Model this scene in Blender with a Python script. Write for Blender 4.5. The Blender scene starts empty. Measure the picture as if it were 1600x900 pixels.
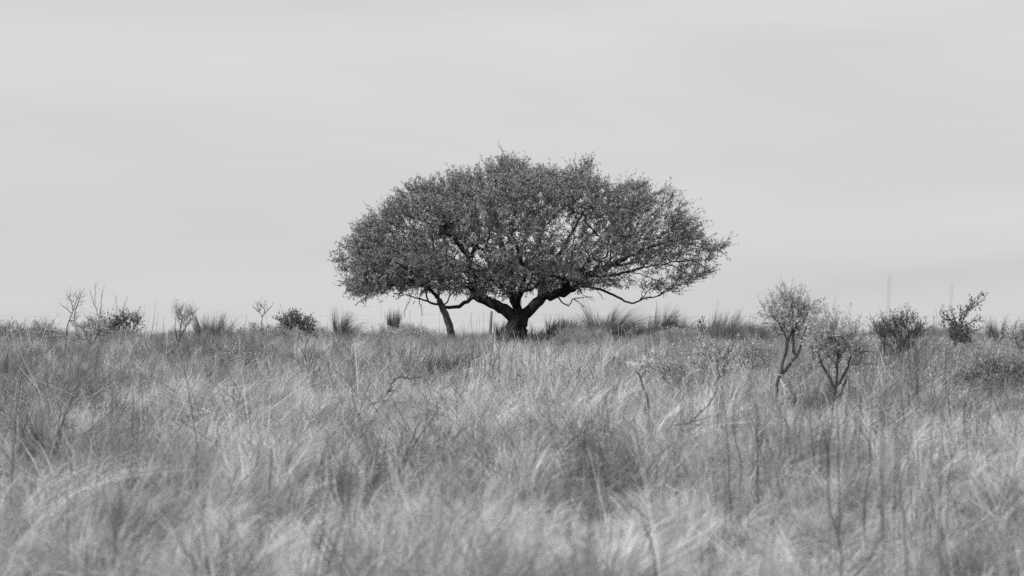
import bpy, math, random
import numpy as np
from mathutils import Vector

scene = bpy.context.scene
COL = scene.collection
R = math.radians

# ------------------------------------------------------------------ camera, sky, sun
EYE = 1.6
F = 6000.0            # focal length in pixels of a 1600 wide frame (135 mm lens)
HZ = 520.0            # row of the eye level

cam_d = bpy.data.cameras.new('camera')
cam = bpy.data.objects.new('camera', cam_d)
COL.objects.link(cam)
cam.location = (0, 0, EYE)
cam.rotation_euler = (R(90) + math.atan(70 / F), 0, 0)
cam_d.sensor_width = 36
cam_d.lens = 36 * F / 1600
cam_d.clip_start = 0.5
cam_d.clip_end = 20000
cam_d.dof.use_dof = True
cam_d.dof.focus_distance = 88
cam_d.dof.aperture_fstop = 4.8
scene.camera = cam

SUN_EL, SUN_AZ = 50.0, 232.0        # azimuth clockwise from +Y: behind the camera, to the left
world = bpy.data.worlds.new('World')
scene.world = world
world.use_nodes = True
wn, wl = world.node_tree.nodes, world.node_tree.links
wn.clear()
w_out = wn.new('ShaderNodeOutputWorld')
w_bg = wn.new('ShaderNodeBackground')
w_bg.inputs['Strength'].default_value = 0.1
w_sky = wn.new('ShaderNodeTexSky')
w_sky.sky_type = 'NISHITA'
w_sky.sun_disc = False
w_sky.sun_elevation = R(SUN_EL)
w_sky.sun_rotation = R(SUN_AZ)
w_sky.dust_density = 2.0
w_bw = wn.new('ShaderNodeRGBToBW')
wl.new(w_sky.outputs[0], w_bw.inputs[0])
# thin high cloud veil: an even grey layer with faint wide streaks
w_tc = wn.new('ShaderNodeTexCoord')
w_map = wn.new('ShaderNodeMapping')
w_map.inputs['Scale'].default_value = (5, 5, 34)
w_map.inputs['Rotation'].default_value = (0, R(-1.5), R(20))
wl.new(w_tc.outputs['Generated'], w_map.inputs[0])
w_noise = wn.new('ShaderNodeTexNoise')
w_noise.inputs['Scale'].default_value = 1.0
w_noise.inputs['Detail'].default_value = 4.0
w_noise.inputs['Roughness'].default_value = 0.45
w_noise.inputs['Distortion'].default_value = 0.6
wl.new(w_map.outputs[0], w_noise.inputs['Vector'])
w_mr = wn.new('ShaderNodeMapRange')
w_mr.inputs['From Min'].default_value = 0.25
w_mr.inputs['From Max'].default_value = 0.75
w_mr.inputs['To Min'].default_value = 6.75
w_mr.inputs['To Max'].default_value = 8.0
wl.new(w_noise.outputs['Fac'], w_mr.inputs['Value'])
w_mix = wn.new('ShaderNodeMix')
w_mix.data_type = 'FLOAT'
w_mix.inputs[0].default_value = 0.86
wl.new(w_bw.outputs[0], w_mix.inputs[2])
wl.new(w_mr.outputs[0], w_mix.inputs[3])
wl.new(w_mix.outputs[0], w_bg.inputs['Color'])
wl.new(w_bg.outputs[0], w_out.inputs['Surface'])

sun_d = bpy.data.lights.new('sun', 'SUN')
sun_d.energy = 3.5
sun_d.angle = R(1.0)
sun_d.color = (1, 1, 1)
sun = bpy.data.objects.new('sun', sun_d)
COL.objects.link(sun)
to_sun = Vector((math.sin(R(SUN_AZ)) * math.cos(R(SUN_EL)), math.cos(R(SUN_AZ)) * math.cos(R(SUN_EL)), math.sin(R(SUN_EL))))
sun.rotation_euler = to_sun.to_track_quat('Z', 'Y').to_euler()
sun.location = (-30, -30, 60)

scene.view_settings.view_transform = 'Standard'
scene.view_settings.look = 'None'
scene.view_settings.exposure = 0.0
scene.view_settings.gamma = 1.0
scene.render.engine = 'CYCLES'
cy = scene.cycles
cy.use_denoising = False
cy.max_bounces = 4
cy.diffuse_bounces = 2
cy.transmission_bounces = 2
cy.glossy_bounces = 2

# ------------------------------------------------------------------ materials (the photograph is black and white: greys only)
def grey(v): return (v, v, v, 1)

def leaf_material(name, lo, hi, trans=0.3, inst=False, rough=0.55, spec=0.25, inst_amp=(0.72, 1.28)):
    m = bpy.data.materials.new(name); m.use_nodes = True
    n, l = m.node_tree.nodes, m.node_tree.links
    n.clear()
    out = n.new('ShaderNodeOutputMaterial')
    at = n.new('ShaderNodeAttribute'); at.attribute_name = 'tone'
    mr = n.new('ShaderNodeMapRange')
    mr.inputs['To Min'].default_value = lo; mr.inputs['To Max'].default_value = hi
    l.new(at.outputs['Fac'], mr.inputs['Value'])
    val = mr.outputs[0]
    if inst:
        ai = n.new('ShaderNodeAttribute'); ai.attribute_type = 'INSTANCER'; ai.attribute_name = 'patch_tone'
        m2 = n.new('ShaderNodeMapRange')
        m2.inputs['To Min'].default_value = inst_amp[0]; m2.inputs['To Max'].default_value = inst_amp[1]
        l.new(ai.outputs['Fac'], m2.inputs['Value'])
        mu = n.new('ShaderNodeMath'); mu.operation = 'MULTIPLY'
        l.new(val, mu.inputs[0]); l.new(m2.outputs[0], mu.inputs[1]); val = mu.outputs[0]
    cc = n.new('ShaderNodeCombineColor')
    for i in range(3): l.new(val, cc.inputs[i])
    p = n.new('ShaderNodeBsdfPrincipled')
    p.inputs['Roughness'].default_value = rough
    p.inputs['Specular IOR Level'].default_value = spec
    l.new(cc.outputs[0], p.inputs['Base Color'])
    t = n.new('ShaderNodeBsdfTranslucent'); l.new(cc.outputs[0], t.inputs['Color'])
    mx = n.new('ShaderNodeMixShader'); mx.inputs[0].default_value = trans
    l.new(p.outputs[0], mx.inputs[1]); l.new(t.outputs[0], mx.inputs[2])
    l.new(mx.outputs[0], out.inputs['Surface'])
    return m

def rough_material(name, lo, hi, scale, bump=0.4, dist=0.02, stretch=(1, 1, 1), rough=0.9):
    m = bpy.data.materials.new(name); m.use_nodes = True
    n, l = m.node_tree.nodes, m.node_tree.links
    p = n['Principled BSDF']
    p.inputs['Roughness'].default_value = rough
    p.inputs['Specular IOR Level'].default_value = 0.15
    tc = n.new('ShaderNodeTexCoord'); mp = n.new('ShaderNodeMapping')
    mp.inputs['Scale'].default_value = stretch
    l.new(tc.outputs['Object'], mp.inputs[0])
    nz = n.new('ShaderNodeTexNoise'); nz.inputs['Scale'].default_value = scale
    nz.inputs['Detail'].default_value = 6; nz.inputs['Roughness'].default_value = 0.65
    l.new(mp.outputs[0], nz.inputs['Vector'])
    cr = n.new('ShaderNodeValToRGB')
    cr.color_ramp.elements[0].position = 0.32; cr.color_ramp.elements[0].color = grey(lo)
    cr.color_ramp.elements[1].position = 0.68; cr.color_ramp.elements[1].color = grey(hi)
    l.new(nz.outputs['Fac'], cr.inputs[0]); l.new(cr.outputs[0], p.inputs['Base Color'])
    b = n.new('ShaderNodeBump'); b.inputs['Strength'].default_value = bump; b.inputs['Distance'].default_value = dist
    l.new(nz.outputs['Fac'], b.inputs['Height']); l.new(b.outputs[0], p.inputs['Normal'])
    return m

M_GROUND = rough_material('dry_soil', 0.06, 0.16, 9.0, 0.6, 0.03)
M_BARK = rough_material('dark_bark', 0.016, 0.05, 14.0, 0.9, 0.03, (1, 1, 0.25))
M_BARK2 = rough_material('pale_dappled_light_bark', 0.03, 0.13, 8.0, 0.8, 0.02, (1, 1, 0.5))  # pale bark, with dappled sunlight put into its colour as patches
M_STEM = rough_material('shrub_bark', 0.04, 0.12, 40.0, 0.5, 0.004)
M_DEAD = rough_material('dead_stem', 0.035, 0.10, 40.0, 0.4, 0.004)
M_PALE = rough_material('bleached_stem', 0.42, 0.62, 40.0, 0.3, 0.004)
M_POST = rough_material('weathered_wood', 0.12, 0.26, 18.0, 0.6, 0.01, (1, 1, 0.15))
M_WIRE = rough_material('fence_wire', 0.12, 0.2, 30.0, 0.1, 0.001)
M_GRASS = leaf_material('dry_grass', 0.24, 0.72, 0.34, inst=True, inst_amp=(0.48, 1.44))
M_TUSS = leaf_material('tussock_grass', 0.10, 0.34, 0.35)
M_TUSSD = leaf_material('dark_tussock_grass', 0.07, 0.26, 0.3)
M_LEAF = leaf_material('tree_leaf', 0.15, 0.45, 0.2, spec=0.2)
M_LEAFD = leaf_material('dark_bush_leaf', 0.09, 0.24, 0.25, spec=0.3)
M_LEAFM = leaf_material('shrub_leaf', 0.32, 0.74, 0.3, spec=0.4, rough=0.4)
M_LEAFP = leaf_material('pale_leaf', 0.36, 0.76, 0.3, spec=0.35)
M_FLECK = leaf_material('seed_head_and_glint', 0.55, 0.8, 0.3)  # real seed heads, and the painted gleam of shrub leaves

# ------------------------------------------------------------------ helpers
def hgt(d):
    d = np.asarray(d, float)
    up = 0.0127 * d
    t = np.clip((d - 96) / 26, 0, 1)
    s = up - 0.0127 * 13 * t * t                      # slope eases to flat on the crest
    t2 = np.clip((d - 112) / 120, 0, 1)
    base = np.where(d < 122, s, 0.0127 * 122 - 0.0127 * 13)
    return base - 5.0 * t2 * t2 * (3 - 2 * t2)

def ground_z(x, y):
    x = np.asarray(x, float); y = np.asarray(y, float)
    z = hgt(np.clip(y, -400, 260))
    n = (0.11 * np.sin(x * 0.55 + 0.8) * np.sin(y * 0.21 + 1.3) + 0.05 * np.sin(x * 1.3 + y * 0.33 + 2.0)
         + 0.035 * np.sin(x * 2.1 - y * 0.9) + 0.03 * np.sin(y * 1.25 + x * 0.4))
    return z + n * np.clip(1.2 - np.abs(y) / 400, 0, 1)

def P(px, py, d):
    return np.array([(px - 800.0) / F * d, d, EYE + (HZ - py) / F * d])

CLEAR = []
def clear(px, d, r=0.45, front=4.0): CLEAR.append(((px - 800.0) / F * d, d, r, front))

def base_at(px, d):
    x = (px - 800.0) / F * d
    return np.array([x, d, float(ground_z(x, d))])

def link(o, parent=None):
    COL.objects.link(o)
    if parent: o.parent = parent
    return o

def tag(o, label, cat, group=None, kind=None):
    if label: o['label'] = label
    if cat: o['category'] = cat
    if group: o['group'] = group
    if kind: o['kind'] = kind
    return o

def empty(name, loc, label, cat, group=None):
    o = bpy.data.objects.new(name, None)
    o.location = loc
    o.empty_display_size = 0.2
    return tag(link(o), label, cat, group)

def quad_mesh(name, V, Q, tone=None, smooth=False):
    V = np.ascontiguousarray(V, np.float32); Q = np.ascontiguousarray(Q, np.int32)
    me = bpy.data.meshes.new(name)
    me.vertices.add(len(V)); me.vertices.foreach_set('co', V.ravel())
    me.loops.add(Q.size); me.loops.foreach_set('vertex_index', Q.ravel())
    me.polygons.add(len(Q)); me.polygons.foreach_set('loop_start', np.arange(0, Q.size, Q.shape[1], dtype=np.int32))
    if smooth: me.polygons.foreach_set('use_smooth', np.ones(len(Q), bool))
    if tone is not None:
        a = me.attributes.new('tone', 'FLOAT', 'POINT')
        a.data.foreach_set('value', np.ascontiguousarray(tone, np.float32))
    me.update(calc_edges=True)
    me.validate()
    return me

def mesh_obj(name, geo, mat, parent=None, origin=(0, 0, 0), smooth=False):
    V, Q = geo[0], geo[1]
    tone = geo[2] if len(geo) > 2 else None
    me = quad_mesh(name, np.asarray(V) - np.asarray(origin), Q, tone, smooth)
    me.materials.append(mat)
    o = bpy.data.objects.new(name, me)
    if parent is None: o.location = origin
    if name in ('twigs', 'crown', 'seed_heads_and_glints', 'shade_gap_twigs'): o['kind'] = 'stuff'
    return link(o, parent)

def join(geos):
    Vs, Qs, Ts, k = [], [], [], 0
    for g in geos:
        if len(g[0]) == 0: continue
        Vs.append(g[0]); Qs.append(np.asarray(g[1]) + k); k += len(g[0])
        Ts.append(g[2] if len(g) > 2 else np.full(len(g[0]), 0.5))
    return np.concatenate(Vs), np.concatenate(Qs), np.concatenate(Ts)

def unit(v):
    v = np.asarray(v, float)
    return v / np.maximum(np.linalg.norm(v, axis=-1, keepdims=True), 1e-9)

def tube(pts, rad, sides=6, rng=None, rough=0.0):
    pts = np.asarray(pts, float); n = len(pts)
    rad = np.broadcast_to(np.asarray(rad, float), (n,))
    tan = unit(np.gradient(pts, axis=0))
    ref = np.array([0, 0, 1.0]) if abs(tan[0][2]) < 0.9 else np.array([1.0, 0, 0])
    u = unit(np.cross(ref, tan[0]))
    ang = np.arange(sides) / sides * 2 * np.pi
    V = np.zeros((n, sides, 3))
    for i in range(n):
        u = unit(u - tan[i] * np.dot(u, tan[i]))
        v = np.cross(tan[i], u)
        rr = rad[i]
        if rough and rng is not None: rr = rad[i] * (1 + rough * rng.uniform(-1, 1, sides))[:, None]
        V[i] = pts[i] + (np.cos(ang)[:, None] * u + np.sin(ang)[:, None] * v) * rr
    a = np.arange((n - 1) * sides).reshape(n - 1, sides)
    b = np.roll(a, -1, axis=1)
    Q = np.stack([a, b, b + sides, a + sides], -1).reshape(-1, 4)
    return V.reshape(-1, 3), Q

def smooth_path(pts, step):
    """Catmull-Rom through pts, resampled about every step metres."""
    p = np.asarray(pts, float)
    p = np.vstack([2 * p[0] - p[1], p, 2 * p[-1] - p[-2]])
    out = []
    for i in range(1, len(p) - 2):
        m = max(1, int(round(np.linalg.norm(p[i + 1] - p[i]) / step)))
        for k in range(m):
            t = k / m
            out.append(0.5 * ((2 * p[i]) + (-p[i - 1] + p[i + 1]) * t + (2 * p[i - 1] - 5 * p[i] + 4 * p[i + 1] - p[i + 2]) * t * t
                              + (-p[i - 1] + 3 * p[i] - 3 * p[i + 1] + p[i + 2]) * t ** 3))
    out.append(p[-2])
    return np.array(out)

class Skeleton:
    """Branch skeleton: hand-placed limbs first, then side branches that reach for points in the crown."""
    def __init__(s, rng, cap=60000):
        s.rng = rng
        s.P = np.zeros((cap, 3)); s.D = np.zeros((cap, 3)); s.L = np.zeros(cap)
        s.par = np.full(cap, -1, int); s.rmin = np.zeros(cap); s.grp = np.zeros(cap, int)
        s.lock = np.zeros(cap, bool); s.n = 0
        s.ends = []
    def add(s, p, par, r, grp):
        i = s.n; s.n += 1
        s.P[i] = p; s.par[i] = par; s.rmin[i] = r; s.grp[i] = grp
        if par >= 0:
            v = p - s.P[par]; s.D[i] = unit(v); s.L[i] = s.L[par] + np.linalg.norm(v)
        else: s.D[i] = (0, 0, 1)
        return i
    def path(s, pts, r0, r1, grp, step=0.12, gnarl=0.02, root=False, lock=False):
        q = smooth_path(pts, step)
        q[1:-1] += s.rng.normal(0, gnarl, (len(q) - 2, 3))
        par = -1 if root else int(np.argmin(((s.P[:s.n] - q[0]) ** 2).sum(1)))
        idx = []
        for k, p in enumerate(q):
            if k == 0 and not root: continue
            t = k / (len(q) - 1)
            par = s.add(p, par, r0 + (r1 - r0) * t, grp)
            s.lock[par] = lock
            idx.append(par)
        return idx
    def reach(s, T, lam=0.25, gnarl=0.12, step=0.12, up=0.1, minr=0.0):
        for t in T:
            n = s.n
            v = t - s.P[:n]; d = np.linalg.norm(v, axis=1) + 1e-6
            c = (v * s.D[:n]).sum(1) / d
            cost = d * (1 + 0.55 * np.clip(0.5 - c, 0, 2)) + lam * s.L[:n] + s.lock[:n] * 50
            i = int(np.argmin(cost))
            dist = d[i]
            if dist < 0.06: continue
            m = max(2, int(round(dist / step)))
            p0, dr = s.P[i].copy(), s.D[i]
            c1 = p0 + unit(dr * 0.5 + unit(v[i]) * 0.8) * dist * 0.4
            c2 = t - unit(unit(v[i]) + np.array([0, 0, up])) * dist * 0.3
            tt = (np.arange(1, m + 1) / m)[:, None]
            q = (1 - tt) ** 3 * p0 + 3 * (1 - tt) ** 2 * tt * c1 + 3 * (1 - tt) * tt ** 2 * c2 + tt ** 3 * t
            q = q + np.sin(np.pi * tt) * s.rng.normal(0, gnarl * min(dist, 0.8) * 0.35, (m, 3))
            par, g = i, s.grp[i]
            for p in q: par = s.add(p, par, minr, g)
            s.ends.append(par)
    def radii(s, rtip, power):
        n = s.n
        cnt = np.zeros(n); has = np.zeros(n, bool)
        for i in range(n - 1, -1, -1):
            if not has[i]: cnt[i] = 1
            p = s.par[i]
            if p >= 0: cnt[p] += cnt[i]; has[p] = True
        s.tips = cnt
        s.rad = np.maximum(rtip * cnt ** power, s.rmin[:n])
        for i in range(n):                                  # never thicker than the wood that carries it
            p = s.par[i]
            if p >= 0 and s.rad[i] > s.rad[p]: s.rad[i] = s.rad[p]
        return s.rad
    def chains(s):
        n = s.n; kids = [[] for _ in range(n)]
        for i in range(n):
            if s.par[i] >= 0: kids[s.par[i]].append(i)
        out, stack = [], [(i, None) for i in range(n) if s.par[i] < 0]
        while stack:
            i, st = stack.pop()
            ch = [] if st is None else [st]
            ch.append(i)
            while kids[i]:
                k = sorted(kids[i], key=lambda j: (s.grp[j] != s.grp[i], -s.rad[j]))
                if s.grp[k[0]] != s.grp[i]:
                    for j in k: stack.append((j, i))
                    break
                for j in k[1:]: stack.append((j, i))
                i = k[0]; ch.append(i)
            out.append((s.grp[ch[-1]], st is not None, ch))
        return out
    def geometry(s, rough=0.0):
        res = {}
        for g, side, ch in s.chains():
            if len(ch) < 2: continue
            r = s.rad[ch].copy()
            if side: r[0] = min(r[0], r[1] * 1.25)
            if len(r) > 2: r[-1] *= 0.45
            big = r.max()
            res.setdefault(g, []).append(tube(s.P[ch], r, 9 if big > 0.07 else 6 if big > 0.025 else 4 if big > 0.01 else 3, s.rng, rough if big > 0.05 else 0))
        return {g: join(v) for g, v in res.items()}

def leaves(rng, at, direction, length, width, tone=None, droop=0.0, lenvar=0.35):
    n = len(at)
    d = unit(direction)
    ln = length * rng.uniform(1 - lenvar, 1 + lenvar, (n, 1)); wd = width * rng.uniform(0.75, 1.25, (n, 1))
    side = unit(np.cross(d, unit(rng.normal(0, 1, (n, 3)) + np.array([0, 0, 0.6]))))
    b = at; t = at + d * ln + np.array([0, 0, -droop]) * ln
    m = at + d * ln * 0.5
    V = np.stack([b, m + side * wd * 0.5, t, m - side * wd * 0.5], 1).reshape(-1, 3)
    Q = np.arange(4 * n).reshape(n, 4)
    if tone is None: tone = rng.uniform(0, 1, n)
    return V, Q, np.repeat(tone, 4)

def twigs(rng, base, direction, length, r0, zig=0.35, segs=3):
    """Zigzag three-sided twigs; returns geometry and the joints of every twig."""
    n = len(base)
    L = np.broadcast_to(np.asarray(length, float).reshape(-1, 1), (n, 1))
    J = np.zeros((n, segs + 1, 3)); J[:, 0] = base
    d = unit(direction)
    for k in range(segs):
        dd = unit(d + rng.normal(0, zig, (n, 3)) + np.array([0, 0, 0.06]))
        J[:, k + 1] = J[:, k] + dd * L / segs
    u = unit(np.cross(d, rng.normal(0, 1, (n, 3)))); v = unit(np.cross(d, u))
    V = np.zeros((n, segs + 1, 3, 3))
    for k in range(segs + 1):
        r = r0 * (1 - 0.75 * k / segs)
        for a in range(3):
            an = a * 2 * math.pi / 3
            V[:, k, a] = J[:, k] + (u * math.cos(an) + v * math.sin(an)) * r
    q = []
    for k in range(segs):
        for a in range(3):
            b = (a + 1) % 3
            q.append((k * 3 + a, k * 3 + b, k * 3 + 3 + b, k * 3 + 3 + a))
    q = np.array(q)
    Q = (q[None] + (np.arange(n) * 3 * (segs + 1))[:, None, None]).reshape(-1, 4)
    return (V.reshape(-1, 3), Q, np.full(n * 3 * (segs + 1), 0.5)), J

def knots(rng, J, per, count, spread):
    """Points gathered at a few knots along each polyline."""
    n, m, _ = J.shape
    i = np.repeat(np.arange(n), per)
    off = rng.uniform(0, 0.6, n)
    t = (rng.integers(0, count, len(i)) + off[i] + 0.35) / (count + 0.1) * (m - 1)
    t = np.clip(t, 0, m - 1.001)
    k = t.astype(int); f = (t - k)[:, None]
    p = J[i, k] * (1 - f) + J[i, k + 1] * f
    d = unit(J[i, k + 1] - J[i, k])
    return p + rng.normal(0, spread, p.shape), d, i

def along(rng, J, per, spread):
    """Random points on the joints polylines, with the local direction."""
    n, m, _ = J.shape
    i = np.repeat(np.arange(n), per)
    t = rng.uniform(0.08, 1, len(i)) * (m - 1)
    k = np.minimum(t.astype(int), m - 2); f = (t - k)[:, None]
    p = J[i, k] * (1 - f) + J[i, k + 1] * f
    d = unit(J[i, k + 1] - J[i, k])
    return p + rng.normal(0, spread, p.shape), d, i

# ------------------------------------------------------------------ ground
def build_ground():
    xs = np.unique(np.concatenate([np.linspace(-36, 36, 121), [-3000, -1200, -500, -200, -90, -55, 55, 90, 200, 500, 1200, 3000]]))
    ys = np.unique(np.concatenate([np.linspace(-6, 140, 220), [-400, -150, -50, -20, 150, 165, 180, 200, 225, 260, 400, 800, 1600, 3000, 6000]]))
    X, Y = np.meshgrid(xs, ys)
    V = np.stack([X, Y, ground_z(X, Y)], -1).reshape(-1, 3)
    nx, ny = len(xs), len(ys)
    a = (np.arange(ny - 1)[:, None] * nx + np.arange(nx - 1)[None]).ravel()
    Q = np.stack([a, a + 1, a + 1 + nx, a + nx], -1)
    o = mesh_obj('ground', (V, Q), M_GROUND, smooth=True)
    tag(o, 'dry grassland soil rising gently to a low crest', None, kind='structure')
build_ground()

# ------------------------------------------------------------------ grass
def tuft(rng, n, H, r0, out, wind, droop, w, segs=5, hvar=0.35, tone=(0, 1), curl=0.0, locks=9, upright=0.0):
    """A tussock: blades gathered in locks that share a direction, bend and tone."""
    lk = rng.integers(0, locks, n)
    laz = rng.uniform(0, 2 * np.pi, locks)
    az = laz[lk] + rng.normal(0, 0.3, n)
    rr = r0 * (np.sqrt(rng.uniform(0.02, 1, locks))[lk] + rng.normal(0, 0.12, n))
    az2 = (laz + rng.normal(0, 0.4, locks))[lk] + rng.normal(0, 0.16, n)
    b = np.stack([np.cos(az) * rr, np.sin(az) * rr, np.full(n, -0.04)], -1)
    L = H * rng.uniform(1 - hvar, 1 + hvar * 0.6, locks)[lk] * rng.uniform(0.72, 1.15, n)
    o = np.abs(out * rng.normal(0.8, 0.45, locks)[lk] * rng.uniform(0.82, 1.18, n))
    wd = wind * rng.uniform(0.1, 1.7, locks)[lk] * rng.uniform(0.8, 1.2, n)
    rad = np.stack([np.cos(az2), np.sin(az2), np.zeros(n)], -1)
    wa = rng.normal(0, 0.95, locks)[lk] + rng.normal(0, 0.15, n)
    wdir = np.stack([np.cos(wa), np.sin(wa), np.zeros(n)], -1)
    wob = rng.normal(0, curl, (locks, 2))[lk] + rng.normal(0, curl * 0.5, (n, 2))
    t = np.linspace(0, 1, segs + 1)
    C = np.zeros((n, segs + 1, 3))
    for k, tk in enumerate(t):
        h = rad * (o * (tk + 0.4 * tk * tk))[:, None] + wdir * (wd * tk ** 2.2)[:, None]
        h[:, :2] += wob * math.sin(tk * 5.0) * tk
        z = tk - droop * (o + wd) * tk ** 2.5
        C[:, k] = b + h * L[:, None]
        C[:, k, 2] += z * L
    side = unit(np.stack([np.cos(az * 3 + 1), np.sin(az * 3 + 1), rng.normal(0, 0.2, n)], -1))
    ww = (w * rng.uniform(0.7, 1.3, n))[:, None, None] * (1 - 0.75 * t ** 1.6)[None, :, None] * 0.5
    V = np.stack([C - side[:, None] * ww, C + side[:, None] * ww], 2)      # n, segs+1, 2, 3
    q = np.array([(2 * k, 2 * k + 1, 2 * k + 3, 2 * k + 2) for k in range(segs)])
    Q = (q[None] + (np.arange(n) * 2 * (segs + 1))[:, None, None]).reshape(-1, 4)
    tn = tone[0] + (tone[1] - tone[0]) * np.clip(rng.beta(1.6, 1.6, locks)[lk] + rng.normal(0, 0.16, n), -0.1, 1.1)
    return V.reshape(-1, 3), Q, np.repeat(tn, 2 * (segs + 1))

def stems(rng, n, H, r0, lean, w, tone=(0, 0.3), heads=0):
    g = []
    for i in range(n):
        a, rr = rng.uniform(0, 6.28), r0 * math.sqrt(rng.uniform())
        b = np.array([math.cos(a) * rr, math.sin(a) * rr, -0.04])
        d = unit(np.array([rng.normal(0.05, lean), rng.normal(0, lean), 1]))
        L = H * rng.uniform(0.6, 1.15)
        pts = [b + d * L * t + rng.normal(0, 0.006, 3) * (t > 0) for t in (0, 0.3, 0.55, 0.8, 1)]
        V, Q = tube(pts, np.linspace(w, w * 0.45, 5), 3)
        tn = rng.uniform(*tone)
        g.append((V, Q, np.full(len(V), tn)))
        if heads:
            k = rng.integers(heads // 2, heads + 1)
            at = np.array(pts[-1]) - d * rng.uniform(0, L * 0.3, k)[:, None]
            V, Q, T = leaves(rng, at, rng.normal(0, 1, (k, 3)) + d * 1.6, 0.05, 0.008, np.full(k, tn))
            g.append((V, Q, T))
    return join(g)

def forb(rng, n, H, r0, leaf, tone):
    g = []
    a = rng.uniform(0, 6.28, n); rr = r0 * np.sqrt(rng.uniform(0, 1, n))
    b = np.stack([np.cos(a) * rr, np.sin(a) * rr, np.full(n, -0.03)], -1)
    d = np.stack([np.cos(a) * 0.5, np.sin(a) * 0.5, np.ones(n)], -1) + rng.normal(0, 0.2, (n, 3))
    tw, J = twigs(rng, b, d, H * rng.uniform(0.6, 1.1, n), 0.004, 0.25, 4)
    g.append((tw[0], tw[1], np.full(len(tw[0]), tone[0] * 0.5)))
    p, dd, _ = along(rng, J, 16, 0.008)
    g.append(leaves(rng, p, dd + rng.normal(0, 0.8, p.shape), leaf, leaf * 0.4, rng.uniform(tone[0], tone[1], len(p))))
    return join(g)

rngT = np.random.default_rng(11)
tuft_col = bpy.data.collections.new('tuft_sources')          # not linked to the scene: only feeds the grass below
variants = []
for k in range(8):                                            # 0-7 plumes of pale feathery grass combed over by the wind
    variants.append(tuft(rngT, 250, 0.54, 0.10, 0.42, rngT.uniform(0.15, 0.6), 0.6, 0.0046, 7, 0.45, (0.05, 1.25), 0.10, 22))
for k in range(4):                                            # 8-11 short mixed grass between the plumes
    variants.append(tuft(rngT, 120, 0.36, 0.24, 0.75, rngT.uniform(0.2, 0.5), 0.6, 0.0050, 4, 0.45, (0.0, 0.9), 0.06, 22))
for k in range(4):                                            # 12-15 darker upright grass
    variants.append(tuft(rngT, 190, 0.56, 0.10, 0.28, rngT.uniform(0.25, 0.5), 0.3, 0.0046, 6, 0.35, (-0.35, 0.25), 0.04, 11))
for k in range(4):                                            # 16-19 thin dead stems
    variants.append(stems(rngT, 7, 0.66, 0.22, 0.16, 0.0028, (-0.45, -0.1), (0, 8, 0, 4)[k]))
for k in range(3):                                            # 20-22 small leafy herbs
    variants.append(forb(rngT, 34, 0.34, 0.18, 0.026, (-0.1, 0.7)))
for k in range(3):                                            # 23-25 bleached straw
    variants.append(tuft(rngT, 26, 0.66, 0.2, 0.7, 0.45, 0.35, 0.0065, 6, 0.4, (0.95, 1.4), 0.04, 12))
for k in range(4):                                            # 26-29 tangled broken stems, some grey, some bleached
    g = []
    for q in range(30):
        b = np.array([rngT.uniform(-.3, .3), rngT.uniform(-.3, .3), rngT.uniform(-0.02, 0.22)])
        dv = unit(rngT.normal(0, 1, 3) * np.array([1, 1, 0.8]) + np.array([0.2, 0, 0.6])); L = rngT.uniform(0.15, 0.5)
        kn = rngT.normal(0, 0.05, 3)
        V, Q = tube([b, b + dv * L * 0.5 + kn, b + dv * L + kn * 2], [0.0034, 0.003, 0.0016], 3)
        g.append((V, Q, np.full(len(V), rngT.choice([-0.4, -0.2, 0.1, 1.1, 1.4]))))
    variants.append(join(g))
for k in range(4):                                            # 30-33 low leafy scrub (used on the crest)
    g1 = forb(rngT, 46, 0.42, 0.26, 0.045, (-0.3, 0.45))
    g2 = stems(rngT, 5, 0.55, 0.2, 0.2, 0.004, (-0.45, -0.1), 0)
    variants.append(join([g1, g2]))
for k in range(4):                                            # 34-37 stiff dark tussocks (used on the crest)
    variants.append(tuft(rngT, 420, 0.62, 0.14, 0.3, rngT.uniform(0.2, 0.7), 0.4, 0.0085, 6, 0.3, (-0.3, 0.5), 0.04, 34))
for i, g in enumerate(variants):
    me = quad_mesh('grass_tuft_%02d' % i, *g)
    me.materials.append(M_GRASS)
    tuft_col.objects.link(bpy.data.objects.new('grass_tuft_%02d' % i, me))

def vnoise(x, y, seed, cell):
    r = np.random.default_rng(seed); G = r.uniform(0, 1, (256, 256))
    u, v = x / cell + 100, y / cell + 100
    i, j = np.floor(u).astype(int), np.floor(v).astype(int)
    f, g = u - i, v - j
    f, g = f * f * (3 - 2 * f), g * g * (3 - 2 * g)
    a = G[i % 256, j % 256]; b = G[(i + 1) % 256, j % 256]; c = G[i % 256, (j + 1) % 256]; d = G[(i + 1) % 256, (j + 1) % 256]
    return (a * (1 - f) + b * f) * (1 - g) + (c * (1 - f) + d * f) * g

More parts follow.
